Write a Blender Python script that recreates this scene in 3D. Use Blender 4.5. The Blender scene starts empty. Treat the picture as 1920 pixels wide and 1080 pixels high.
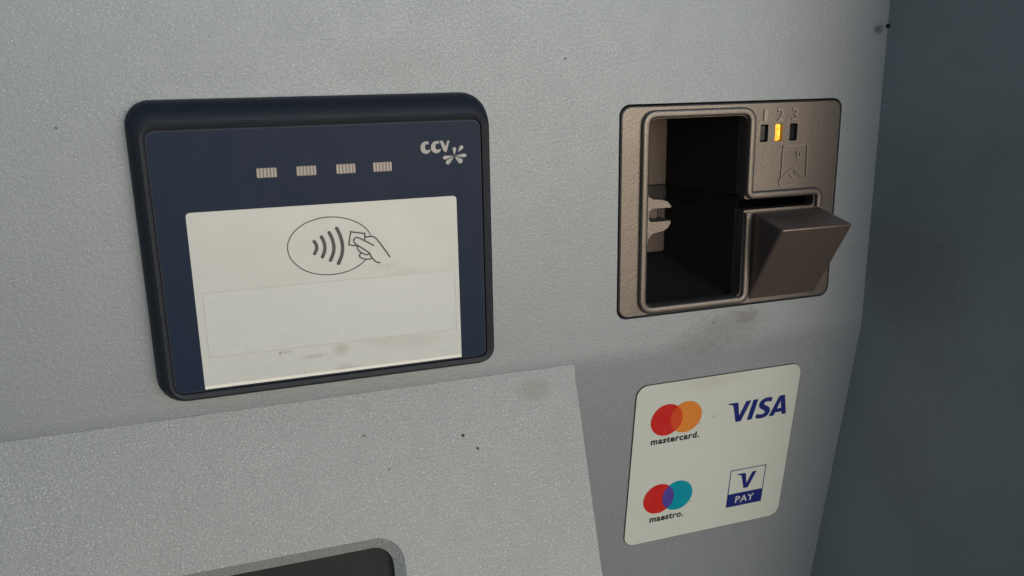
import bpy, math, re
from mathutils import Vector, Matrix
from mathutils.geometry import tessellate_polygon
R = math.radians
S = 0.001                       # everything below is measured in millimetres
scene = bpy.context.scene

# ------------------------------------------------------------------ camera
cam = bpy.data.cameras.new('camera')
camo = bpy.data.objects.new('camera', cam)
scene.collection.objects.link(camo)
right = Vector((0.943914, -0.329741, -0.017227))
down = Vector((-0.097308, -0.227938, -0.968801))
fwd = Vector((0.315527, 0.916142, -0.247240))
m = Matrix((right, -down, -fwd)).transposed().to_4x4()
m.translation = Vector((-144.06, -289.67, 24.99)) * S
camo.matrix_world = m
cam.sensor_width = 36
cam.lens = 1578.8 / 1920 * 36
cam.clip_start = 0.01
cam.clip_end = 100
scene.camera = camo

# ------------------------------------------------------------------ light
SUN_EL, SUN_AZ = 10, 14         # azimuth measured from the panel's normal towards the right
w = bpy.data.worlds.new('World')
scene.world = w
w.use_nodes = True
nt = w.node_tree
sky = nt.nodes.new('ShaderNodeTexSky')
sky.sky_type = 'NISHITA'
sky.sun_disc = False
sky.sun_elevation = R(SUN_EL)
sky.sun_rotation = R(180 - SUN_AZ)
sky.air_density = 0.8
sky.dust_density = 0.6
sky.ozone_density = 1.6
bg = nt.nodes['Background']
bg.inputs['Strength'].default_value = 0.115
nt.links.new(sky.outputs[0], bg.inputs['Color'])
sd = bpy.data.lights.new('sun', 'SUN')
sd.energy = 1.15
sd.angle = R(55)
sd.color = (0.86, 0.955, 1.0)
so = bpy.data.objects.new('sun', sd)
scene.collection.objects.link(so)
dirv = Vector((math.sin(R(SUN_AZ)) * math.cos(R(SUN_EL)), -math.cos(R(SUN_AZ)) * math.cos(R(SUN_EL)), math.sin(R(SUN_EL))))
so.rotation_euler = dirv.to_track_quat('Z', 'Y').to_euler()
so.location = dirv * 2
scene.view_settings.view_transform = 'Standard'
scene.view_settings.look = 'None'
scene.view_settings.gamma = 1
scene.view_settings.exposure = 0.0
scene.view_settings.use_curve_mapping = False

# ------------------------------------------------------------------ materials
def new_mat(name):
    mt = bpy.data.materials.new(name)
    mt.use_nodes = True
    return mt, mt.node_tree, mt.node_tree.nodes['Principled BSDF']

class NB:
    """small helper to write node maths"""
    def __init__(s, nt): s.nt = nt
    def n(s, t, **k):
        x = s.nt.nodes.new(t)
        for a, b in k.items(): setattr(x, a, b)
        return x
    def put(s, sock, v):
        if isinstance(v, bpy.types.NodeSocket): s.nt.links.new(v, sock)
        else: sock.default_value = v
    def math(s, op, a, b=0.0, clamp=False):
        x = s.n('ShaderNodeMath', operation=op, use_clamp=clamp)
        s.put(x.inputs[0], a); s.put(x.inputs[1], b)
        return x.outputs[0]
    def ramp(s, v, lo, hi, a=0.0, b=1.0):
        x = s.n('ShaderNodeMapRange', clamp=True, interpolation_type='SMOOTHSTEP')
        s.put(x.inputs[0], v)
        x.inputs[1].default_value = lo; x.inputs[2].default_value = hi
        x.inputs[3].default_value = a; x.inputs[4].default_value = b
        return x.outputs[0]
    def noise(s, co, scale, detail=3.0, rough=.55):
        x = s.n('ShaderNodeTexNoise')
        s.put(x.inputs['Vector'], co)
        x.inputs['Scale'].default_value = scale
        x.inputs['Detail'].default_value = detail
        x.inputs['Roughness'].default_value = rough
        return x.outputs['Fac']
    def mix(s, f, a, b):
        x = s.n('ShaderNodeMix', data_type='RGBA')
        s.put(x.inputs[0], f)
        for i, v in ((6, a), (7, b)):
            if isinstance(v, tuple): v = (v[0], v[1], v[2], 1)
            s.put(x.inputs[i], v)
        return x.outputs[2]
    def spot(s, co, c, r, soft, nz=None, amt=0.0):
        """1 inside an ellipse (mm), 0 outside, ragged by a noise"""
        mp = s.n('ShaderNodeMapping', vector_type='POINT')
        s.put(mp.inputs[0], co)
        mp.inputs['Location'].default_value = (-c[0] / r[0], -c[1] / r[1], 0)
        mp.inputs['Scale'].default_value = (1000 / r[0], 1000 / r[1], 0)
        ln = s.n('ShaderNodeVectorMath', operation='LENGTH')
        s.nt.links.new(mp.outputs[0], ln.inputs[0])
        d = ln.outputs['Value']
        if nz is not None:
            d = s.math('ADD', d, s.math('MULTIPLY', s.math('SUBTRACT', nz, .5), amt))
        return s.ramp(d, 1 - soft, 1 + soft, 1, 0)

def paint(name, col, rough=.52, metal=.45, bump=.5, spots=(), grime=0.05, grain=1350, flake=.30, coarse=.0):
    mt, nt, bs = new_mat(name)
    b = NB(nt)
    co = b.n('ShaderNodeTexCoord').outputs['Object']
    big = b.noise(co, 14, 4)
    mid = b.noise(co, 90, 5, .6)
    fine = b.noise(co, grain, 2, .6)
    finer = b.noise(co, grain * 1.7, 2, .6)
    c = b.mix(b.ramp(big, .35, .7), col, tuple(x * (1 - grime) for x in col))
    c = b.mix(b.math('MULTIPLY', b.ramp(finer, .45, .75), flake * .6), c, tuple(min(1, x * 2.0) for x in col))
    c = b.mix(b.math('MULTIPLY', b.ramp(b.noise(co, grain * 1.2, 2, .7), .60, .68), flake), c, tuple(min(1, x * 2.6) for x in col))
    c = b.mix(b.math('MULTIPLY', b.ramp(b.noise(co, grain * 1.35, 2, .7), .40, .33), flake), c, tuple(x * .45 for x in col))
    for (cx, cy, rx, ry, dc, st, soft, ragged) in spots:
        msk = b.spot(co, (cx, cy), (rx, ry), soft, b.noise(co, 1100 if rx < 4 else 320, 5, .7), ragged)
        c = b.mix(b.math('MULTIPLY', msk, st), c, dc)
    b.put(bs.inputs['Base Color'], c)
    bs.inputs['Metallic'].default_value = metal
    b.put(bs.inputs['Roughness'], b.math('ADD', b.ramp(mid, .2, .8, rough - .01, rough + .02), b.ramp(fine, .3, .7, -.05, .05)))
    bp = b.n('ShaderNodeBump')
    bp.inputs['Strength'].default_value = bump * .75
    bp.inputs['Distance'].default_value = 0.00016
    nt.links.new(fine, bp.inputs['Height'])
    bp2 = b.n('ShaderNodeBump')
    bp2.inputs['Strength'].default_value = bump * .4
    bp2.inputs['Distance'].default_value = 0.0004
    nt.links.new(b.noise(co, grain * .45, 3), bp2.inputs['Height'])
    nt.links.new(bp.outputs[0], bp2.inputs['Normal'])
    nt.links.new(bp2.outputs[0], bs.inputs['Normal'])
    return mt

def plastic(name, col, rough=.4, bump=.15, grain=1500, spec=.5, scratches=0.0, var=.1, coat=0.0):
    mt, nt, bs = new_mat(name)
    b = NB(nt)
    co = b.n('ShaderNodeTexCoord').outputs['Object']
    c = b.mix(b.ramp(b.noise(co, 60, 4), .2, .8), col, tuple(x * (1 - var) for x in col))
    c = b.mix(b.math('MULTIPLY', b.ramp(b.noise(co, grain, 2), .35, .7), .22), c, tuple(min(1, x * 1.5 + .004) for x in col))
    if scratches:
        mp = b.n('ShaderNodeMapping'); b.put(mp.inputs[0], co)
        mp.inputs['Rotation'].default_value = (0, 0, R(35)); mp.inputs['Scale'].default_value = (1, 40, 1)
        sc = b.noise(mp.outputs[0], 260, 4, .75)
        mp2 = b.n('ShaderNodeMapping'); b.put(mp2.inputs[0], co)
        mp2.inputs['Rotation'].default_value = (0, 0, R(-50)); mp2.inputs['Scale'].default_value = (1, 44, 1)
        sc2 = b.noise(mp2.outputs[0], 220, 4, .75)
        s = b.math('MAXIMUM', b.ramp(sc, .64, .70), b.ramp(sc2, .65, .71))
        c = b.mix(b.math('MULTIPLY', s, scratches), c, (.22, .24, .28))
    b.put(bs.inputs['Base Color'], c)
    b.put(bs.inputs['Roughness'], b.ramp(b.noise(co, 130, 4), .2, .8, rough - .02, rough + .03))
    bs.inputs['Specular IOR Level'].default_value = spec
    bs.inputs['Coat Weight'].default_value = coat
    bp = b.n('ShaderNodeBump'); bp.inputs['Strength'].default_value = bump; bp.inputs['Distance'].default_value = 0.0002
    nt.links.new(b.noise(co, grain, 2), bp.inputs['Height'])
    nt.links.new(bp.outputs[0], bs.inputs['Normal'])
    return mt

def printed(name, col, spots=(), rough=.35, grain=1400, var=.06):
    mt, nt, bs = new_mat(name)
    b = NB(nt)
    co = b.n('ShaderNodeTexCoord').outputs['Object']
    c = b.mix(b.ramp(b.noise(co, 30, 2), .15, .85), col, tuple(x * (1 - var) for x in col))
    c = b.mix(b.math('MULTIPLY', b.ramp(b.noise(co, grain, 2), .35, .7), .12), c, tuple(x * .75 for x in col))
    for (cx, cy, rx, ry, dc, st, soft, ragged) in spots:
        msk = b.spot(co, (cx, cy), (rx, ry), soft, b.noise(co, 900, 5, .75), ragged)
        c = b.mix(b.math('MULTIPLY', msk, st), c, dc)
    b.put(bs.inputs['Base Color'], c)
    b.put(bs.inputs['Roughness'], b.ramp(b.noise(co, 150, 4), .3, .7, rough - .05, rough + .08))
    return mt

DIRT = (.09, .075, .055)
PAINTC = (.268, .303, .342)
front_spots = [
    (52, -79, 14, 7, DIRT, .30, .7, 2.2), (37, -84, 11, 5, DIRT, .22, .7, 2.2), (60, -76, 5, 3, DIRT, .3, .6, 2.5),
    (-22.5, 29.7, .5, .35, (.03, .025, .02), .8, .4, .6), (-189.2, 11.3, .4, .4, (.03, .025, .02), .8, .4, .6),
    (115.9, 39.7, 2.2, 1.8, (.05, .05, .045), .7, .6, 1.6), (44, -77, .5, .4, (.04, .03, .03), .7, .4, .5),
    (-86, 28, 16, 6, DIRT, .07, .8, 2), (86, 30, 12, 8, (.25, .27, .3), .25, .8, 2)]
M_front = paint('silver_textured_paint', PAINTC, spots=front_spots)
M_low = paint('silver_textured_paint_low', PAINTC)
M_wedge = paint('silver_grainy_paint', (.270, .290, .300), rough=.56, metal=.35, bump=1.0, grain=1350, flake=.6, spots=[
    (-67.2, -20.7, .65, .65, (.03, .008, .006), .95, .3, .3), (-62.2, -26.3, .55, .55, (.02, .008, .006), .95, .3, .3),
    (-103.8, -15.3, .8, .5, (.08, .08, .05), .7, .4, .6), (-96, -28.6, .35, .35, (.04, .03, .02), .8, .4, .4),
    (-36.9, -7.5, 6.5, 3.4, (.20, .22, .19), .55, .6, 1.8)])
M_cheek = paint('silver_paint_side', (.29, .335, .345), rough=.6, metal=.35, grime=.15, spots=[
    (24, -60, 22, 18, (.13,.11,.09), .3, .9, 1.5), (30, -120, 30, 50, (.13,.11,.09), .2, .9, 1.5),
    (-1, 41.3, 1.1, 1.2, (.01, .01, .01), .95, .3, .8), (-3.5, 43.5, .6, .8, (.02, .02, .02), .8, .4, .8)])
M_navy = plastic('dark_blue_casing_plastic', (.010, .015, .024), rough=.5, bump=.5, grain=1500, spec=.28, var=.03)
M_edge_glint = plastic('highlit_plastic_edge', (.045, .052, .068), rough=.3, bump=.1, spec=.6)  # lighter navy: highlight painted onto the lip and glass bevel
M_glass = plastic('navy_printed_glass', (.010, .022, .050), rough=.45, bump=.15, scratches=.10, grain=1800, spec=.13, var=.0)
M_display = printed('off_white_display_film', (.60, .63, .615), rough=.3, spots=[
    (-110.2, -65.9, 2.3, 1.8, (.22, .17, .14), .35, .9, 1.6), (-130.5, -64.8, .35, .35, (.05, .04, .03), .8, .4, .4),
    (-128.5, -64.6, 1.8, .5, (.2, .17, .14), .35, .8, 2.4), (-119.3, -67.3, 3.2, .6, (.15, .12, .1), .3, .8, 2.6),
    (-86, -66, 10, 2.2, (.25, .2, .17), .16, .9, 3.2), (-109, -72.9, 3, 1.0, (.2, .16, .13), .3, .9, 2.2),
    (-87, -40.7, 6, 1.0, (.25, .2, .17), .16, .9, 3.0), (-97, -64.5, 5, 1.2, (.25, .2, .18), .16, .9, 3.0),
    (-93.5, -38.2, 5, 1.2, (.25, .2, .17), .14, .9, 3.2)])
M_inset = printed('pale_lcd_film', (.60, .635, .628), rough=.25, var=.03)
M_line = printed('faint_grey_line', (.47, .47, .43))
M_lightbar = printed('bright_edge_film', (.86, .86, .80))
M_ink = printed('dark_purple_ink', (.035, .028, .045), var=.3)
M_logo_grey = printed('pale_grey_ink', (.33, .35, .37))
M_rib = printed('pale_lens_rib', (.36, .345, .335))
M_ribgap = printed('dim_lens', (.16, .15, .15))
M_zinc = paint('brown_grey_cast_metal', (.160, .147, .142), rough=.36, metal=.7, bump=.45, grain=2200, flake=.25, grime=.15)
M_rest = paint('brown_cast_metal', (.185, .145, .13), rough=.38, metal=.65, bump=.5, grain=1600, flake=.3)
M_highlit = paint('highlit_cast_metal', (.235, .215, .205), rough=.38, metal=.7, bump=.3, grain=2200, flake=.2)  # bezel metal lightened: edge highlights painted onto the raised marks
M_inner_shade = paint('shaded_cast_metal', (.06, .050, .047), rough=.45, metal=.6, bump=.4, grain=1900, flake=.25)  # bezel metal darkened: shade inside the opening put into the colour
M_black = plastic('black_chute_plastic', (.016, .014, .014), rough=.5, bump=.5, spec=.3)
M_gap = plastic('dark_gasket', (.008, .008, .009), rough=.7, spec=.1)
M_lens = plastic('dark_lens', (.010, .010, .014), rough=.15, bump=0)
M_window = plastic('dark_tinted_window', (.012, .015, .018), rough=.45, bump=.05, spec=.12)
M_sticker = printed('off_white_vinyl', (.555, .60, .56), rough=.4, spots=[
    (49, -34.5, 1.0, .7, (.3, .28, .2), .5, .6, 1), (47, -17, 14, 3, (.38, .36, .28), .3, .8, 2.2)])
M_stedge = printed('sticker_edge', (.06, .06, .055))
M_red = printed('red_ink', (.52, .018, .016))
M_orange = printed('orange_ink', (.66, .22, .035))
M_redor = printed('red_orange_ink', (.58, .065, .02))
M_teal = printed('teal_ink', (.0, .27, .37))
M_purple = printed('purple_ink', (.075, .05, .30))
M_blue = printed('dark_blue_ink', (.008, .018, .16))
M_txt = printed('black_ink', (.012, .012, .012))
M_white = printed('white_ink', (.55, .57, .58))
M_web = plastic('black_debris', (.01, .009, .008), rough=.9)

mt, nt_, bs = new_mat('amber_lit_lens')
b = NB(nt_)
co = b.n('ShaderNodeTexCoord').outputs['Object']
c = b.mix(b.ramp(b.noise(co, 420, 3), .35, .65), (1.0, .27, .0), (1.0, .60, .06))
b.put(bs.inputs['Base Color'], (.8, .4, .05, 1))
b.put(bs.inputs['Emission Color'], c)
bs.inputs['Emission Strength'].default_value = 1.3
M_amber = mt

# ------------------------------------------------------------------ mesh helpers
def link(o, parent=None):
    scene.collection.objects.link(o)
    if parent is not None: o.parent = parent
    return o

def mesh_obj(name, verts, faces, mats, parent=None, midx=None, smooth=True, angle=35):
    me = bpy.data.meshes.new(name)
    me.from_pydata([tuple(c * S for c in v) for v in verts], [], faces)
    if not isinstance(mats, (list, tuple)): mats = [mats]
    for mm in mats: me.materials.append(mm)
    if midx:
        for p, i in zip(me.polygons, midx): p.material_index = i
    if smooth:
        me.polygons.foreach_set('use_smooth', [True] * len(me.polygons))
        me.set_sharp_from_angle(angle=R(angle))
    me.update()
    return link(bpy.data.objects.new(name, me), parent)

def empty(name, loc, tilt):
    """local frame: x right, y up along the surface, z out of the surface; tilt in degrees about x"""
    o = bpy.data.objects.new(name, None)
    o.empty_display_size = .01
    o.location = Vector(loc) * S
    o.rotation_euler = (R(90 + tilt), 0, 0)
    return link(o)

def tag(o, label, cat, group=None):
    o['label'] = label; o['category'] = cat
    if group: o['group'] = group

def rrect(x0, x1, y0, y1, r, n=7):
    """counter-clockwise rounded rectangle; r number or 4 radii (br, tr, tl, bl)"""
    rr = r if isinstance(r, (tuple, list)) else (r,) * 4
    out = []
    for (cx, cy, a0), q in zip(((x1, y0, -90), (x1, y1, 0), (x0, y1, 90), (x0, y0, 180)), rr):
        sx = -1 if cx == x1 else 1
        sy = -1 if cy == y1 else 1
        for i in range(n + 1):
            a = R(a0 + 90 * i / n)
            out.append((cx + sx * q + q * math.cos(a), cy + sy * q + q * math.sin(a)))
    return out

def loft(name, rings, mats, parent, cap=True, base=False, **k):
    """rings: list of (points2d, height)"""
    v, f = [], []
    n = len(rings[0][0])
    for pts, h in rings:
        v += [(p[0], p[1], h) for p in pts]
    for j in range(len(rings) - 1):
        for i in range(n):
            a, c = j * n + i, j * n + (i + 1) % n
            f.append((a, c, c + n, a + n))
    if cap: f.append(tuple(range((len(rings) - 1) * n, len(rings) * n)))
    if base: f.append(tuple(reversed(range(n))))
    return mesh_obj(name, v, f, mats, parent, **k)

def area(p):
    return .5 * sum(p[i][0] * p[(i + 1) % len(p)][1] - p[(i + 1) % len(p)][0] * p[i][1] for i in range(len(p)))

def ccw(p, want=True):
    return list(p) if (area(p) > 0) == want else list(reversed(p))

def tess(loops):
    tr = tessellate_polygon([[Vector((x, y, 0)) for x, y in l] for l in loops])
    flat = [q for l in loops for q in l]
    out = []
    for t in tr:
        a, b_, c_ = (flat[i] for i in t)
        s = (b_[0] - a[0]) * (c_[1] - a[1]) - (b_[1] - a[1]) * (c_[0] - a[0])
        if abs(s) < 1e-9: continue
        out.append(tuple(t) if s > 0 else tuple(reversed(t)))
    return flat, out

class Flat:
    """collects printed or raised flat shapes into one mesh"""
    def __init__(s): s.v, s.f, s.m = [], [], []
    def poly(s, loops, h, mi=0, bottom=None):
        flat, tr = tess(loops)
        o = len(s.v)
        s.v += [(x, y, h) for x, y in flat]
        s.f += [tuple(o + i for i in t) for t in tr]; s.m += [mi] * len(tr)
        if bottom is not None:
            k = 0
            for li, l in enumerate(loops):
                l2 = [flat[k + i] for i in range(len(l))]
                o2 = len(s.v); n = len(l2)
                s.v += [(x, y, h) for x, y in l2] + [(x, y, bottom) for x, y in l2]
                up = (area(l2) > 0) == (li == 0)
                for i in range(n):
                    j = (i + 1) % n
                    q = (o2 + i, o2 + n + i, o2 + n + j, o2 + j)
                    s.f.append(q if up else tuple(reversed(q))); s.m.append(mi)
                k += n
        return s
    def stroke(s, pts, wd, h, mi=0, bottom=None, smooth=0, closed=False, caps=True, taper=None):
        if smooth: pts = spline(pts, smooth, closed)
        n = len(pts)
        L, Rr = [], []
        for i in range(n):
            a = Vector(pts[(i - 1) % n] if (closed or i) else pts[0])
            c = Vector(pts[(i + 1) % n] if (closed or i < n - 1) else pts[-1])
            p = Vector(pts[i])
            d1 = (p - a); d2 = (c - p)
            if d1.length < 1e-7: d1 = d2
            if d2.length < 1e-7: d2 = d1
            d1.normalize(); d2.normalize()
            t = (d1 + d2)
            if t.length < 1e-6: t = d1
            t.normalize()
            nn = Vector((-t.y, t.x))
            cs = max(.5, nn.dot(Vector((-d1.y, d1.x))))
            ww = (wd if taper is None else taper[i]) / 2 / cs
            L.append(tuple(p + nn * ww)); Rr.append(tuple(p - nn * ww))
        if closed:
            return s.poly([L, list(reversed(Rr))] if abs(area(L)) > abs(area(Rr)) else [Rr, list(reversed(L))], h, mi, bottom)
        loop = list(L)
        if caps:
            for P, i, j in ((pts[-1], -1, -2),):
                d = (Vector(pts[i]) - Vector(pts[j])).normalized(); nn = Vector((-d.y, d.x))
                for k in range(1, 6):
                    a = math.pi / 2 - math.pi * k / 6
                    loop.append(tuple(Vector(P) + (nn * math.sin(a) + d * math.cos(a)) * wd / 2))
        loop += list(reversed(Rr))
        if caps:
            d = (Vector(pts[0]) - Vector(pts[1])).normalized(); nn = Vector((-d.y, d.x))
            for k in range(1, 6):
                a = math.pi / 2 - math.pi * k / 6
                loop.append(tuple(Vector(pts[0]) + (nn * math.sin(a) + d * math.cos(a)) * wd / 2))
        return s.poly([loop], h, mi, bottom)
    def build(s, name, mats, parent, **k):
        return mesh_obj(name, s.v, s.f, mats, parent, s.m, smooth=False, **k)

def spline(pts, sub=5, closed=False):
    out = []
    n = len(pts)
    for i in range(n if closed else n - 1):
        p = [Vector(pts[(i + k) % n]) if closed else Vector(pts[max(0, min(n - 1, i + k))]) for k in (-1, 0, 1, 2)]
        for j in range(sub):
            t = j / sub
            q = .5 * ((2 * p[1]) + (-p[0] + p[2]) * t + (2 * p[0] - 5 * p[1] + 4 * p[2] - p[3]) * t * t + (-p[0] + 3 * p[1] - 3 * p[2] + p[3]) * t ** 3)
            out.append(tuple(q))
    if not closed: out.append(tuple(pts[-1]))
    return out

def fillet(pts, r, n=5):
    """rounds the inner corners of an open path; r = number or list"""
    out = [pts[0]]
    for i in range(1, len(pts) - 1):
        rr = r[i] if isinstance(r, (list, tuple)) else r
        a, p, c = Vector(pts[i - 1]), Vector(pts[i]), Vector(pts[i + 1])
        u, v = (a - p).normalized(), (c - p).normalized()
        if rr <= 0: out.append(tuple(p)); continue
        A, B = p + u * rr, p + v * rr
        for k in range(n + 1):
            t = k / n
            q = A * (1 - t) ** 2 + p * 2 * t * (1 - t) + B * t * t
            out.append(tuple(q))
    out.append(pts[-1])
    return out

def fillet_closed(pts, r, n=5):
    out = []
    N = len(pts)
    for i in range(N):
        rr = r[i] if isinstance(r, (list, tuple)) else r
        a, p, c = Vector(pts[i - 1]), Vector(pts[i]), Vector(pts[(i + 1) % N])
        u, v = (a - p).normalized(), (c - p).normalized()
        if rr <= 0: out.append(tuple(p)); continue
        A, B = p + u * rr, p + v * rr
        for k in range(n + 1):
            t = k / n
            out.append(tuple(A * (1 - t) ** 2 + p * 2 * t * (1 - t) + B * t * t))
    return out

def sweep(path, profile, caps=True):
    """profile: list of (offset to the left, height)"""
    v, f = [], []
    n = len(path); k = len(profile)
    for i in range(n):
        a = Vector(path[max(0, i - 1)]); c = Vector(path[min(n - 1, i + 1)]); p = Vector(path[i])
        d1, d2 = (p - a), (c - p)
        if d1.length < 1e-7: d1 = d2
        if d2.length < 1e-7: d2 = d1
        d1.normalize(); d2.normalize(); t = (d1 + d2).normalized()
        nn = Vector((-t.y, t.x)); cs = max(.5, nn.dot(Vector((-d1.y, d1.x))))
        for o, h in profile:
            q = p + nn * o / cs
            v.append((q.x, q.y, h))
    for i in range(n - 1):
        for j in range(k - 1):
            a = i * k + j
            f.append((a, a + k, a + k + 1, a + 1))
    if caps:
        f.append(tuple(range(k))); f.append(tuple(reversed(range((n - 1) * k, n * k))))
    return v, f

def svg(path, n=8):
    """sampler for the few path commands used here; returns loops"""
    tok = re.findall(r'[A-Za-z]|-?\d*\.?\d+', path)
    i = 0; loops = []; cur = []; x = y = 0; cmd = None; px = py = 0; last = None
    def num():
        nonlocal i
        i += 1
        return float(tok[i - 1])
    while i < len(tok):
        if tok[i].isalpha():
            cmd = tok[i]; i += 1
            if cmd in 'zZ':
                loops.append(cur); cur = []; last = None
                continue
        rel = cmd.islower(); ox, oy = (x, y) if rel else (0, 0)
        C = cmd.upper()
        if C == 'M':
            x, y = ox + num(), oy + num(); cur = [(x, y)]; sx, sy = x, y
            cmd = 'l' if rel else 'L'; last = None
        elif C == 'L': x, y = ox + num(), oy + num(); cur.append((x, y)); last = None
        elif C == 'H': x = ox + num(); cur.append((x, y)); last = None
        elif C == 'V': y = oy + num(); cur.append((x, y)); last = None
        elif C in 'CS':
            if C == 'C': x1, y1 = ox + num(), oy + num()
            else: x1, y1 = (2 * x - last[0], 2 * y - last[1]) if last else (x, y)
            x2, y2 = ox + num(), oy + num(); x3, y3 = ox + num(), oy + num()
            for k in range(1, n + 1):
                t = k / n; u = 1 - t
                cur.append((u**3*x + 3*u*u*t*x1 + 3*u*t*t*x2 + t**3*x3, u**3*y + 3*u*u*t*y1 + 3*u*t*t*y2 + t**3*y3))
            last = (x2, y2); x, y = x3, y3
    return [clean(l) for l in loops]

def clean(l):
    out = []
    for p in l:
        if not out or (abs(p[0] - out[-1][0]) + abs(p[1] - out[-1][1])) > 1e-4: out.append(p)
    if abs(out[0][0] - out[-1][0]) + abs(out[0][1] - out[-1][1]) < 1e-4: out.pop()
    return out

def text_obj(name, body, x0, x1, y0, y1, h, mat, parent, bold=0.0, shear=0.0, extrude=0.0, spacing=1.0):
    """lettering fitted to a box (mm) on the parent's surface"""
    cu = bpy.data.curves.new(name, 'FONT')
    cu.body = body; cu.size = 1; cu.offset = bold; cu.shear = shear; cu.space_character = spacing
    cu.extrude = 0
    cu.resolution_u = 4
    t = bpy.data.objects.new(name, cu)
    scene.collection.objects.link(t)
    dg = bpy.context.evaluated_depsgraph_get(); dg.update()
    me = bpy.data.meshes.new_from_object(t.evaluated_get(dg))
    bpy.data.objects.remove(t); bpy.data.curves.remove(cu)
    me.name = name
    xs = [q.co.x for q in me.vertices]; ys = [q.co.y for q in me.vertices]
    ax, bx, ay, by = min(xs), max(xs), min(ys), max(ys)
    for q in me.vertices:
        q.co = Vector(((x0 + (q.co.x - ax) / (bx - ax) * (x1 - x0)) * S, (y0 + (q.co.y - ay) / (by - ay) * (y1 - y0)) * S, h * S))
    if extrude:
        import bmesh
        bm = bmesh.new(); bm.from_mesh(me)
        r_ = bmesh.ops.extrude_face_region(bm, geom=bm.faces[:])
        for e in r_['geom']:
            if isinstance(e, bmesh.types.BMVert): e.co.z += extrude * S
        bmesh.ops.recalc_face_normals(bm, faces=bm.faces[:])
        bm.to_mesh(me); bm.free()
    me.materials.clear(); me.materials.append(mat)
    o = bpy.data.objects.new(name, me)
    return link(o, parent)

# ------------------------------------------------------------------ machine housing
ZC = -86.8                       # the fold between upright and receding panel
TL = 7.2                         # the lower panel leans back by this much going down
TW = 20.2                        # the keypad housing leans out by this much
XR = 120.5                       # inner corner with the side panel
house = empty('ticket_machine', (0, 0, 0), 0)
tag(house, 'silver textured metal front of a payment machine holding both readers and the card sticker', 'ticket machine')

def front_panel():
    v, f = [], []
    # upright sheet with the cut-out for the card reader
    outer = [(-330, ZC + 4), (XR, ZC + 4), (XR, 200), (-330, 200)]
    hole = ccw(rrect(-.7, 100.7, -71.0, 12.9, 4.4), False)
    fl = Flat().poly([outer, hole], 0, 0, None)
    v, f = list(fl.v), list(fl.f)
    n = len(hole); o = len(v)
    v += [(x, y, 0) for x, y in hole] + [(x, y, -1.2) for x, y in hole] + [(x, y, -6) for x, y in hole]
    for i in range(n):
        j = (i + 1) % n
        f.append((o + i, o + n + i, o + n + j, o + j)); f.append((o + n + i, o + 2 * n + i, o + 2 * n + j, o + n + j))
    # bend and the receding sheet below
    prof = [(ZC + 4, 0.0)]
    for k in range(1, 9):
        t = k / 8
        s = -4 + 8 * t
        a = R(TL) * t
        pz, ph = prof[-1]
        prof.append((pz - 1.0 * math.cos(a), ph - 1.0 * math.sin(a)))
    pz, ph = prof[-1]
    prof.append((pz - 300 * math.cos(R(TL)), ph - 300 * math.sin(R(TL))))
    o = len(v)
    for z, h in prof: v += [(-330, z, h), (XR, z, h)]
    for i in range(len(prof) - 1):
        a = o + 2 * i
        f.append((a, a + 2, a + 3, a + 1))
    return mesh_obj('front_panel', v, f, M_front, house, angle=60)
front_panel()

# side panel: stands out towards the viewer along the right edge
ck = bpy.data.objects.new('side_panel', None)
v = [(0, -400, -70), (0, 200, -70), (0, 200, 100), (0, -400, 100), (3, -400, 100), (3, 200, 100), (3, 200, -70), (3, -400, -70)]
# own frame so that its material coordinates run over its face: x towards the viewer, y up
me_v = [(p[2], p[1], p[0]) for p in v]
sp = mesh_obj('side_panel', me_v, [(3, 2, 1, 0), (5, 4, 7, 6), (2, 3, 4, 5), (1, 2, 5, 6), (0, 7, 4, 3), (0, 1, 6, 7)], M_cheek, house, smooth=False)
bpy.data.objects.remove(ck)
sp.location = (XR * S, 0, 0)
sp.rotation_euler = (0, R(-90 + 7), 0)     # local x -> outwards, local z -> -x
sp.scale = (1, 1, -1)

# keypad housing leaning out below the fold
kh = empty('keypad_housing', (0, 0, ZC), -TW)
kh.parent = house
kh.location = Vector((0, ZC, 0)) * S
kh.rotation_euler = (R(-TW), 0, 0)
X1, X0, SL = -19.2, -330, 190
outer = fillet_closed([(X0, -SL), (X1, -SL), (X1, 0), (X0, 0)], [0, 0, .6, 0], 3)
hole = ccw(rrect(-215, -94.2, -150, -51.9, 10, 9), False)
hole2 = ccw(rrect(-211.5, -98.0, -146.5, -55.4, 7, 9), False)
fl = Flat().poly([outer, hole], 0.0)
v, f = list(fl.v), list(fl.f)
n = len(hole); o = len(v)
v += [(x, y, 0) for x, y in hole] + [(x, y, -2.2) for x, y in hole2] + [(x, y, -7.0) for x, y in hole2]
for i in range(n):
    j = (i + 1) % n
    f.append((o + i, o + n + i, o + n + j, o + j)); f.append((o + n + i, o + 2 * n + i, o + 2 * n + j, o + n + j))
# right flank and bottom going back to the receding panel
o = len(v)
bk = -SL * math.sin(R(TW + TL)) - 6
v += [(X1, 0, 0), (X1, -SL, 0), (X1, -SL, bk), (X1, -.6, -2.5), (X0, -SL, 0), (X0, -SL, bk), (X0, 0, 0), (X0, -.6, -2.5)]
f += [(o, o + 1, o + 2, o + 3), (o + 1, o + 4, o + 5, o + 2), (o + 6, o + 7, o + 5, o + 4)]
mesh_obj('hood', v, f, M_wedge, kh, angle=25)
gl = loft('window', [(rrect(-212.5, -97.0, -147.5, -54.4, 8, 9), -5.6)], M_window, kh)

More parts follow.
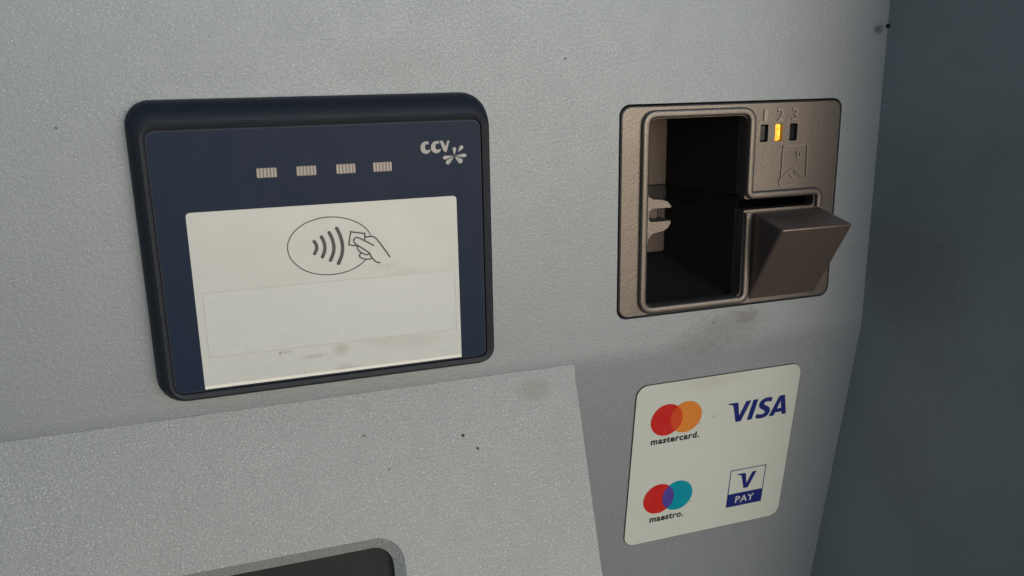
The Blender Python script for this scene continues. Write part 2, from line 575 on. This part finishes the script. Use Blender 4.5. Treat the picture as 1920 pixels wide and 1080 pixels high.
# debris caught along the corner of the side panel
db = Flat()
d1 = mesh_obj('cobweb_strand', *sweep([(-4.6, 3.2), (-5.3, 1.8), (-4.9, .3), (-5.9, -1.2), (-5.4, -3.0)], [(.26, -.05), (0, -.5), (-.26, -.05)]), M_web, sp, smooth=False)
d1.location = (.0, 0, 0)
blob = []
for rr, hh in ((1.0, .2), (.95, -.5), (.5, -1.1)):
    blob.append(([((1.0 + .25 * math.sin(3 * a) + .15 * math.cos(5 * a)) * rr * math.cos(a) + .4, 41.1 + (0.75 + .2 * math.cos(4 * a)) * rr * math.sin(a)) for a in [2 * math.pi * i / 18 for i in range(18)]], hh))
d2 = loft('dirt_lump', blob, M_web, sp)

# ------------------------------------------------------------------ contactless reader
cr = empty('contactless_reader', (0, 0, 0), 0)
tag(cr, 'dark blue contactless reader with an off white display showing a hand holding a card', 'card reader')
rings = [(rrect(-170.0, -53.6, -80.6, 18.9, (6.60, 8.60, 7.60, 9.20)), -.5), (rrect(-170.0, -53.7, -80.4, 18.8, (6.60, 8.60, 7.60, 9.20)), 1.0), (rrect(-169.9, -54.0, -79.7, 18.6, (6.40, 8.33, 7.38, 8.91)), 3.5),
         (rrect(-169.6, -54.2, -79.1, 18.0, (6.27, 8.15, 7.23, 8.72)), 5.5), (rrect(-169.0, -54.4, -78.5, 16.9, (6.01, 7.79, 6.93, 8.33)), 7.2), (rrect(-168.1, -54.6, -77.9, 15.2, (5.62, 7.24, 6.48, 7.75)), 8.6),
         (rrect(-167.0, -54.9, -77.4, 13.3, (5.10, 6.52, 5.88, 6.97)), 9.5), (rrect(-166.0, -55.4, -76.9, 12.1, (4.32, 5.43, 4.98, 5.81)), 9.8), (rrect(-165.9, -55.5, -76.8, 12.0, (4.25, 5.34, 4.91, 5.71)), 10.2),
         (rrect(-165.7, -55.75, -76.6, 11.8, (4.05, 5.07, 4.69, 5.42)), 10.4), (rrect(-165.3, -56.1, -76.3, 11.45, (3.79, 4.71, 4.39, 5.04)), 10.3), (rrect(-164.85, -57.5, -75.4, 10.4, (2.68, 3.17, 3.12, 3.39)), 10.15),
         (rrect(-164.6, -57.75, -75.2, 10.2, (2.55, 2.99, 2.97, 3.20)), 10.05), (rrect(-164.55, -57.85, -75.1, 10.1, (2.42, 2.81, 2.82, 3.00)), 9.0)]
loft('casing', rings, [M_navy, M_edge_glint], cr, angle=22, midx=[0] * 256 + [1] * 32 + [0] * 200)
glp = loft('glass_front', [(rrect(-164.3, -58.15, -74.85, 9.85, 3.0), 9.2), (rrect(-164.3, -58.15, -74.85, 9.85, 3.0), 9.85), (rrect(-163.9, -58.55, -74.45, 9.45, 2.7), 10.05)],
           [M_glass, M_edge_glint], cr, angle=22, midx=[0] * 32 + [1] * 32 + [0])
HG = 10.05
fl = Flat()
fl.poly([rrect(-155.15, -67.5, -74.2, -15.6, (0.05, 1.3, 1.3, 0.05))], HG + .06, 0)
fl.poly([rrect(-155.1, -67.55, -74.15, -73.1, .05)], HG + .10, 1)
disp = fl.build('display', [M_display, M_lightbar], cr)
fl = Flat()
fl.poly([rrect(-152.9, -68.9, -63.6, -41.6, .8)], HG + .08, 0)
fl.poly([rrect(-152.9, -68.9, -63.6, -41.6, .8), ccw(rrect(-152.7, -69.1, -63.4, -41.8, .7), False)], HG + .10, 1)
fl.build('screen', [M_inset, M_line], disp)
HP = HG + .12
G = {'oval': [(-97.79, -27.0), (-99.0, -24.93), (-100.88, -23.18), (-103.68, -21.56), (-107.0, -20.47), (-110.33, -19.97), (-113.42, -20.01), (-116.52, -20.63), (-119.39, -21.67), (-122.06, -23.44), (-123.98, -25.61), (-125.09, -28.22), (-125.1, -30.69), (-124.33, -33.01), (-122.72, -35.15), (-120.57, -36.96), (-117.84, -38.29), (-114.79, -39.07), (-111.42, -39.39), (-107.99, -39.12), (-104.75, -38.27), (-102.0, -36.9), (-100.32, -35.68), (-99.7, -35.19)],
     'a1': [(-116.54, -27.69), (-115.91, -28.94), (-115.91, -30.28), (-116.66, -31.81)],
     'a2': [(-114.05, -26.38), (-113.36, -28.22), (-113.18, -29.97), (-113.53, -31.68), (-114.23, -33.15)],
     'a3': [(-111.46, -25.12), (-110.67, -27.1), (-110.26, -29.41), (-110.4, -31.41), (-110.92, -32.98), (-111.65, -34.48)],
     'a4': [(-108.91, -23.83), (-108.03, -26.11), (-107.47, -28.7), (-107.45, -31.12), (-108.0, -33.51), (-109.12, -35.79)],
     'card': [(-99.9, -28.72), (-99.76, -26.49), (-100.15, -26.27), (-103.93, -25.49), (-104.41, -25.67), (-105.17, -29.29), (-104.87, -29.86), (-102.65, -30.31)],
     'back': [(-99.69, -27.58), (-97.55, -27.48), (-96.51, -27.91), (-95.62, -28.85), (-93.88, -31.45), (-91.64, -35.07)],
     'finger': [(-97.06, -30.56), (-99.9, -28.78), (-101.95, -27.59), (-103.01, -27.64), (-103.58, -28.34), (-103.25, -29.31), (-102.12, -30.35), (-98.81, -32.89), (-98.21, -34.09), (-97.47, -35.25), (-96.59, -36.29), (-95.21, -36.77)],
     'f2': [(-102.39, -30.41), (-102.4, -31.41), (-101.59, -32.49), (-99.79, -33.54), (-98.85, -33.49), (-98.56, -33.24)],
     'f3': [(-101.35, -33.0), (-101.92, -33.49), (-101.83, -34.18), (-100.54, -34.98), (-98.68, -35.2), (-97.99, -34.93)]}
fl = Flat()
k = 0
for nm, wd, sm in (('oval', .36, 5), ('a1', 1.15, 5), ('a2', 1.15, 5), ('a3', 1.15, 5), ('a4', 1.15, 5), ('card', .48, 2), ('back', .48, 4), ('finger', .48, 4), ('f2', .46, 4), ('f3', .46, 4)):
    fl.stroke(G[nm], wd, HP + .012 * k, 0, smooth=sm); k += 1
fl.build('contactless_symbol', M_ink, disp)

# maker's mark on the glass
def zc_(a, b): return (-79.28 + (a - 380) * .01366, 3.48 - (b - 330) * .0138 - (a - 380) * .00048)
c1 = [(582, 418), (585, 345), (540, 338), (480, 345), (425, 375), (388, 425), (376, 490), (382, 555), (412, 600), (460, 632), (520, 638), (575, 620), (612, 580), (628, 530), (585, 545), (548, 552), (512, 545), (490, 510), (488, 465), (500, 425), (530, 405), (555, 404)]
c2 = [(a + 262, b - 10) for a, b in c1]
c2 = [(846, 408), (850, 336), (805, 328), (745, 335), (690, 365), (652, 415), (638, 480), (645, 545), (675, 590), (725, 620), (785, 626), (840, 608), (875, 570), (888, 520), (848, 535), (810, 542), (775, 535), (752, 500), (750, 455), (762, 415), (792, 395), (818, 393)]
vv = [(860, 326), (940, 322), (1018, 468), (1055, 325), (1118, 322), (1080, 440), (1035, 590), (1018, 608), (990, 598), (955, 570), (925, 490)]
def drop(cx, cy, tx, ty, wd, r0=.0):
    """petal from the pointed end (cx,cy) to the round end (tx,ty)"""
    a = Vector((cx, cy)); t = Vector((tx, ty)); d = t - a; L = d.length; d.normalize(); nn = Vector((-d.y, d.x))
    pr = [(0, .02), (.15, .22), (.35, .55), (.55, .82), (.72, 1.0), (.86, .92), (.95, .62), (1.0, .15)]
    return [tuple(a + d * L * s_ + nn * wd / 2 * q) for s_, q in pr] + [tuple(a + d * L * s_ - nn * wd / 2 * q) for s_, q in reversed(pr)]
fl = Flat()
for p in (c1, c2, vv): fl.poly([[zc_(*q) for q in p]], HG + .06)
for p in (drop(1228, 685, 1237, 482, 92), drop(1322, 600, 1450, 452, 95), drop(1248, 698, 1545, 685, 88), drop(1240, 712, 1425, 860, 130), drop(1222, 712, 1012, 890, 105), drop(1205, 695, 932, 748, 90)):
    fl.poly([[zc_(*q) for q in p]], HG + .06)
fl.build('maker_logo', M_logo_grey, glp)

# four ribbed indicator windows
iw = None
for i, x in enumerate((-132.75, -120.35, -107.7, -95.6)):
    if iw is None:
        fl = Flat()
        fl.poly([rrect(0, 6.2, -3.1, 0, .4)], HG + .05, 1)
        for q in (.15, 1.25, 2.35, 3.45, 4.55, 5.6): fl.poly([rrect(q, q + .52, -2.95, -.15, .1)], HG + .10, 0)
        iw = o = fl.build('indicator_window', [M_rib, M_ribgap], cr)
    else:
        o = iw.copy(); link(o, cr)
    o.location = (x * S, -2.85 * S, 0)

# ------------------------------------------------------------------ chip card reader
kr = empty('card_slot_reader', (0, 0, 0), 0)
tag(kr, 'brown grey cast metal card slot unit with three numbered lights and a deep black opening', 'card reader')
opening = fillet_closed([(11.4, -66.6), (55.6, -66.6), (55.6, -30.6), (89.3, -30.6), (89.3, -26.1), (55.6, -26.1), (55.6, 7.3), (11.4, 7.3)],
                        [4, 3, .8, 1.6, 1.6, 1.2, 4, 3.5], 6)
opening = ccw(opening, False)
ledx = (63.3, 70.3, 77.2)
led_holes = [ccw(rrect(x - 1.85, x + 1.85, -3.5, 3.4, .5, 3), False) for x in ledx]
H0 = .5
base_ring = rrect(0, 100, -70.3, 12.15, 4.0)
fl = Flat()
top_ring = rrect(.5, 99.5, -69.8, 11.65, 3.6)
fl.poly([top_ring, opening] + led_holes, H0)
v, f = list(fl.v), list(fl.f)
n = len(base_ring)
for ra, ha, rb, hb in ((base_ring, -5, base_ring, .1), (base_ring, .1, top_ring, H0)):
    o = len(v); v += [(x, y, ha) for x, y in ra] + [(x, y, hb) for x, y in rb]
    for i in range(n):
        j = (i + 1) % n; f.append((o + i, o + j, o + n + j, o + n + i))
for l, dep in [(opening, -4.5)] + [(q, -2.2) for q in led_holes]:
    n = len(l); o = len(v)
    v += [(x, y, H0) for x, y in l] + [(x, y, dep) for x, y in l]
    for i in range(n):
        j = (i + 1) % n; f.append((o + i, o + n + i, o + n + j, o + j))
mesh_obj('bezel', v, f, M_zinc, kr, angle=28)

# raised rim running round the opening and along the slot
RH = 2.3
prof = [(1.55, H0 - .2), (1.5, RH - .55), (1.15, RH - .12), (.6, RH), (-.6, RH), (-1.15, RH - .12), (-1.5, RH - .55), (-1.55, H0 - 2.5)]
path = fillet([(57.3, -31.6), (57.6, -68.0), (9.8, -68.0), (9.8, 9.0), (57.1, 9.0), (57.1, -24.6), (91.5, -24.6), (91.5, -31.2)],
              [0, 3.4, 5, 4.6, 5, 2.2, 3.0, 0], 7)
v, f = sweep(path, prof)
mesh_obj('rim', v, f, M_zinc, kr, angle=40)

# chute: tapering black cavity behind the opening
def quad_obj(name, quads, mat, parent, **k):
    v, f = [], []
    for q in quads:
        o = len(v); v += q; f.append((o, o + 1, o + 2, o + 3))
    return mesh_obj(name, v, f, mat, parent, smooth=False, **k)
a, d = -4.4, -43
quad_obj('chute', [
    [(56.5, -67, a), (56.5, 8, a), (45.0, 8, d), (45.0, -67, d)],        # right wall
    [(10.5, 8, a), (10.5, -67, a), (8, -67, d), (8, 8, d)],              # left wall
    [(10.5, 8.2, a), (8, 8.2, d), (45, 8.2, d), (56.5, 8.2, a)],         # ceiling
    [(10.5, -67.5, a), (56.5, -67.5, a), (45, -55.2, d), (8, -55.2, d)], # rising floor
    [(8, -67, d - 1), (45, -67, d - 1), (45, 9, d - 1), (8, 9, d - 1)],  # far end
    [(50.5, -32, -30), (95, -32, -30), (95, -24, -30), (50.5, -24, -30)],    # behind the slot
    [(2, -68.5, -46), (98, -68.5, -46), (98, 11, -46), (2, 11, -46)],
    [(2, -68.5, -4.6), (2, -68.5, -46), (2, 11, -46), (2, 11, -4.6)],
    [(98, -68.5, -46), (98, -68.5, -4.6), (98, 11, -4.6), (98, 11, -46)],
    [(2, 11, -4.6), (2, 11, -46), (98, 11, -46), (98, 11, -4.6)],
    [(2, -68.5, -46), (2, -68.5, -4.6), (98, -68.5, -4.6), (98, -68.5, -46)],
    [(54, -25.0, -4.4), (54, -25.0, -30), (95, -25.0, -30), (95, -25.0, -4.4)],
    [(54, -31.5, -4.4), (95, -31.5, -4.4), (95, -31.5, -30), (54, -31.5, -30)],
], M_black, kr)
# card line cut in the right wall of the chute, two lips leaving a dark groove
ang = math.atan2(11.5, 38.6)
for nm, z0, z1 in (('chute_liner', -24.6, 7.6), ('chute_liner', -66.0, -30.8)):
    v = []
    for (x, h) in ((54.9, -4.6), (43.6, -42), (45.6, -42), (56.9, -4.6)):
        v += [(x, z0, h), (x, z1, h)]
    mesh_obj(nm, v, [(0, 1, 3, 2), (2, 3, 5, 4), (4, 5, 7, 6), (6, 7, 1, 0), (1, 7, 5, 3), (0, 2, 4, 6)], M_black, kr, smooth=False)
# metal back plates at the far end, above and below the card line
for z0, z1 in ((-24.3, 8), (-54.6, -31.5)):
    pr = [(rrect(8.2, 43.4, z0, z1, 1.0, 4), d), (rrect(8.2, 43.4, z0, z1, 1.0, 4), d + 1.2), (rrect(8.6, 42.8, z0 + .6, z1 - .6, .8, 4), d + 1.8)]
    loft('back_plate', pr, M_inner_shade, kr, angle=20)

# card guide fingers at the left of the opening
g1 = [(10.8, -20.2), (11.9, -22.2), (13.8, -23.1), (17.5, -23.4), (20.0, -24.4), (21.5, -26.0), (21.6, -27.1), (13.6, -27.1), (12.0, -28.3), (12.0, -31.0), (12.8, -31.9),
      (21.5, -31.9), (21.6, -33.2), (20.6, -34.9), (18.6, -36.2), (14.0, -36.9), (12.2, -38.3), (11.6, -40.5), (10.8, -41)]
g1 = ccw(g1)
def inset(p, q):
    n = len(p); out = []
    for i in range(n):
        a_, b_, c_ = Vector(p[i - 1]), Vector(p[i]), Vector(p[(i + 1) % n])
        t = ((b_ - a_).normalized() + (c_ - b_).normalized())
        t = t.normalized() if t.length > 1e-6 else (c_ - b_).normalized()
        nn = Vector((-t.y, t.x))
        out.append(tuple(b_ + nn * q))
    return out
v, f = [], []
rs = [(g1, -7), (g1, 1.3), (inset(g1, .3), 1.75)]
n = len(g1)
for pts, h in rs: v += [(x, y, h) for x, y in pts]
for j in range(2):
    for i in range(n):
        c_ = (i + 1) % n
        f.append((j * n + i, j * n + c_, (j + 1) * n + c_, (j + 1) * n + i))
flat, tr = tess([rs[2][0]])
o = len(v); v += [(x, y, 1.75) for x, y in flat]; f += [tuple(o + i for i in t) for t in tr]
mesh_obj('card_guide', v, f, M_zinc, kr, angle=30)
# web between the two fingers, set back
loft('guide_web', [(rrect(11.2, 19.6, -32.2, -27.0, .6, 3), -9), (rrect(11.2, 19.6, -32.2, -27.0, .6, 3), -5.2), (rrect(11.6, 18.8, -31.8, -27.4, .5, 3), -4.6)], M_inner_shade, kr, angle=20)

# wedge-shaped card rest standing out at the lower right
import bmesh
def wedge():
    bm = bmesh.new()
    xa, xb = 59.7, 93.4
    P = [(-31.6, .2), (-35.7, 20.8), (-68.2, .7), (-68.2, -6), (-31.6, -6)]
    vs = []
    for x in (xa, xb): vs.append([bm.verts.new((x * S, z * S, h * S)) for z, h in P])
    n = len(P)
    bm.faces.new(vs[0]); bm.faces.new(list(reversed(vs[1])))
    for i in range(n):
        j = (i + 1) % n
        bm.faces.new((vs[0][j], vs[0][i], vs[1][i], vs[1][j]))
    bmesh.ops.recalc_face_normals(bm, faces=bm.faces[:])
    es = [e for e in bm.edges if max(q.co.z for q in e.verts) > .01]
    bmesh.ops.bevel(bm, geom=es, offset=1.35 * S, segments=5, profile=.5, affect='EDGES', clamp_overlap=True)
    me = bpy.data.meshes.new('card_rest')
    bm.to_mesh(me); bm.free()
    me.materials.append(M_rest)
    me.polygons.foreach_set('use_smooth', [True] * len(me.polygons)); me.set_sharp_from_angle(angle=R(30))
    return link(bpy.data.objects.new('card_rest', me), kr)
wedge()
# dark channel lines: lower plate edge under rest and gasket round the unit
fl = Flat()
fl.poly([rrect(-3, 103, -73, 15, 4), ccw(rrect(1, 99, -69.3, 11.2, 3), False)], -5.2)
fl.build('gasket', M_gap, kr)

# lights, numerals and card symbol
for i, x in enumerate(ledx):
    pr = [(rrect(x - 1.8, x + 1.8, -3.45, 3.35, .5, 3), -2.3), (rrect(x - 1.45, x + 1.45, -3.1, 3.0, .4, 3), -.9), (rrect(x - 1.2, x + 1.2, -2.85, 2.75, .3, 3), -.7)]
    o = loft('indicator_light', pr, M_amber if i == 1 else M_lens, kr, angle=25)
    if i == 1: o['label'] = 'lit amber indicator light'
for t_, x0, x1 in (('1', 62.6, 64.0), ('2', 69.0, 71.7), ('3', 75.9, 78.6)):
    text_obj('numeral', t_, x0, x1, 4.75, 9.35, H0 - .05, M_highlit, kr, extrude=.55, bold=.0)
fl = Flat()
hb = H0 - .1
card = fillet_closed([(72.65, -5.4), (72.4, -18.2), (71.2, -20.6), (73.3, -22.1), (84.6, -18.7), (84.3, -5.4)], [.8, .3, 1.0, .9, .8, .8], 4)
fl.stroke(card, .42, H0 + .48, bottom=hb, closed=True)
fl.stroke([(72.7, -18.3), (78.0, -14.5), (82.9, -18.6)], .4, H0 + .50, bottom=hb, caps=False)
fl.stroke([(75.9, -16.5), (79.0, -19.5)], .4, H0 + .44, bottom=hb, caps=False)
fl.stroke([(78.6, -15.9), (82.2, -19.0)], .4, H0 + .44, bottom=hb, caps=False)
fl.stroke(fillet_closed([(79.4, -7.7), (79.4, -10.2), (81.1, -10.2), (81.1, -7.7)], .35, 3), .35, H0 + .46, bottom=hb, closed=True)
fl.build('card_symbol', M_highlit, kr)

# ------------------------------------------------------------------ sticker with accepted cards
st = empty('payment_sticker', (0, 0, ZC), TL)
lift = .9    # the rounded fold puts the sheet this far in front of the ideal plane
tag(st, 'off white sticker with four card payment logos below the card slot unit', 'sticker')
LO = -.0
HS = .55
loft('backing', [(rrect(9.85, 91.3, -94.6, -14.2, 5.2), -.6), (rrect(9.85, 91.3, -94.6, -14.2, 5.2), HS - .08)], M_stedge, st, smooth=False)
loft('vinyl', [(rrect(10.1, 91.05, -94.35, -14.45, 5.0), HS - .07), (rrect(10.1, 91.05, -94.35, -14.45, 5.0), HS)], M_sticker, st, smooth=False)
HQ = HS + .06
def circle(cx, cy, r, a0=0, a1=360, n=48):
    return [(cx + r * math.cos(R(a0 + (a1 - a0) * i / n)), cy + r * math.sin(R(a0 + (a1 - a0) * i / n))) for i in range(n if a1 - a0 == 360 else n + 1)]
def brand(cy, right_mat, mix_mat, word, tx0, tx1, ty0, ty1, tmx, tmy):
    cxl, cxr, r = 25.33, 34.72, 7.6
    fl = Flat()
    fl.poly([circle(cxl, cy, r)], HQ, 0)
    fl.poly([circle(cxr, cy, r)], HQ + .03, 1)
    ha = math.degrees(math.acos((cxr - cxl) / 2 / r))
    lens = circle(cxl, cy, r, -ha, ha, 20) + circle(cxr, cy, r, 180 - ha, 180 + ha, 20)[1:-1]
    fl.poly([lens], HQ + .06, 2)
    fl.poly([rrect(tmx - .45, tmx + .45, tmy - .12, tmy + .12, .03)], HQ, 3)
    o = fl.build('card_logo', [M_red, right_mat, mix_mat, M_txt], st)
    text_obj('lettering', word, tx0, tx1, ty0, ty1, HQ, M_txt, o, bold=.036, shear=.0, spacing=1.1)
    return o
brand(-32.2, M_orange, M_redor, 'mastercard.', 18.7, 42.3, -43.6, -40.35, 41.9, -36.8)
brand(-72.0, M_teal, M_purple, 'maestro.', 21.8, 38.9, -84.0, -81.0, 41.7, -76.8)
VS = {'I': 'M411.87,5.5l-65.6,308.8h81L492.64,5.5h-80.77Z',
      'V': 'M2.22,5.5L.5,15.49s29.84,5.46,56.72,16.36c34.61,12.49,37.07,19.77,42.9,42.35l63.51,240.1h85.14L379.93,5.5h-84.94l-84.28,213.17l-34.39-180.7c-3.15-20.68-19.13-32.48-38.68-32.48l-135.41,0Z',
      'S': 'M651.19,.5c-70.93,0-134.32,36.77-134.32,104.69c0,77.9,112.42,83.28,112.42,122.42c0,16.48-18.88,31.23-51.14,31.23c-45.77,0-79.98-20.61-79.98-20.61l-14.64,68.55s39.41,17.41,91.73,17.41c77.55,0,138.58-38.57,138.58-107.66c0-82.32-112.89-87.54-112.89-123.86c0-12.91,15.5-27.05,47.66-27.05c36.29,0,65.89,14.99,65.89,14.99l14.33-66.2S696.61,.5,651.18,.5Z',
      'A': 'M863.64,5.5c-19.53,0-29.88,10.46-37.47,28.73l-118.67,280.07h84.94l16.43-47.47h103.48l9.99,47.47h74.95L931.9,5.5h-68.26Z',
      'a': 'M874.69,90.21l25.18,117.65h-67.45Z'}
L = {k_: svg(q)[0] for k_, q in VS.items()}
fl = Flat()
def vm(p): return [(55.0 + x * .0317, -29.1 - y * .0318) for x, y in p]
for k_ in 'VIS': fl.poly([vm(L[k_])], HQ)
fl.poly([vm(L['A']), vm(L['a'])], HQ)
fl.build('card_logo', M_blue, st)
fl = Flat()
bx = ccw([(61.3, -84.5), (80.3, -84.5), (80.3, -64.5), (61.3, -64.5)])
bi = ccw([(61.75, -77.4), (79.85, -77.4), (79.85, -64.95), (61.75, -64.95)], False)
fl.poly([bx, bi], HQ)
fl.poly([[(64.9 + x * .0278, -66.9 - y * .0268) for x, y in L['V']]], HQ)
vp = fl.build('card_logo', M_blue, st)
text_obj('lettering', 'PAY', 65.9, 75.8, -82.7, -79.1, HQ + .06, M_white, vp, bold=.012, shear=.0, spacing=1.1)
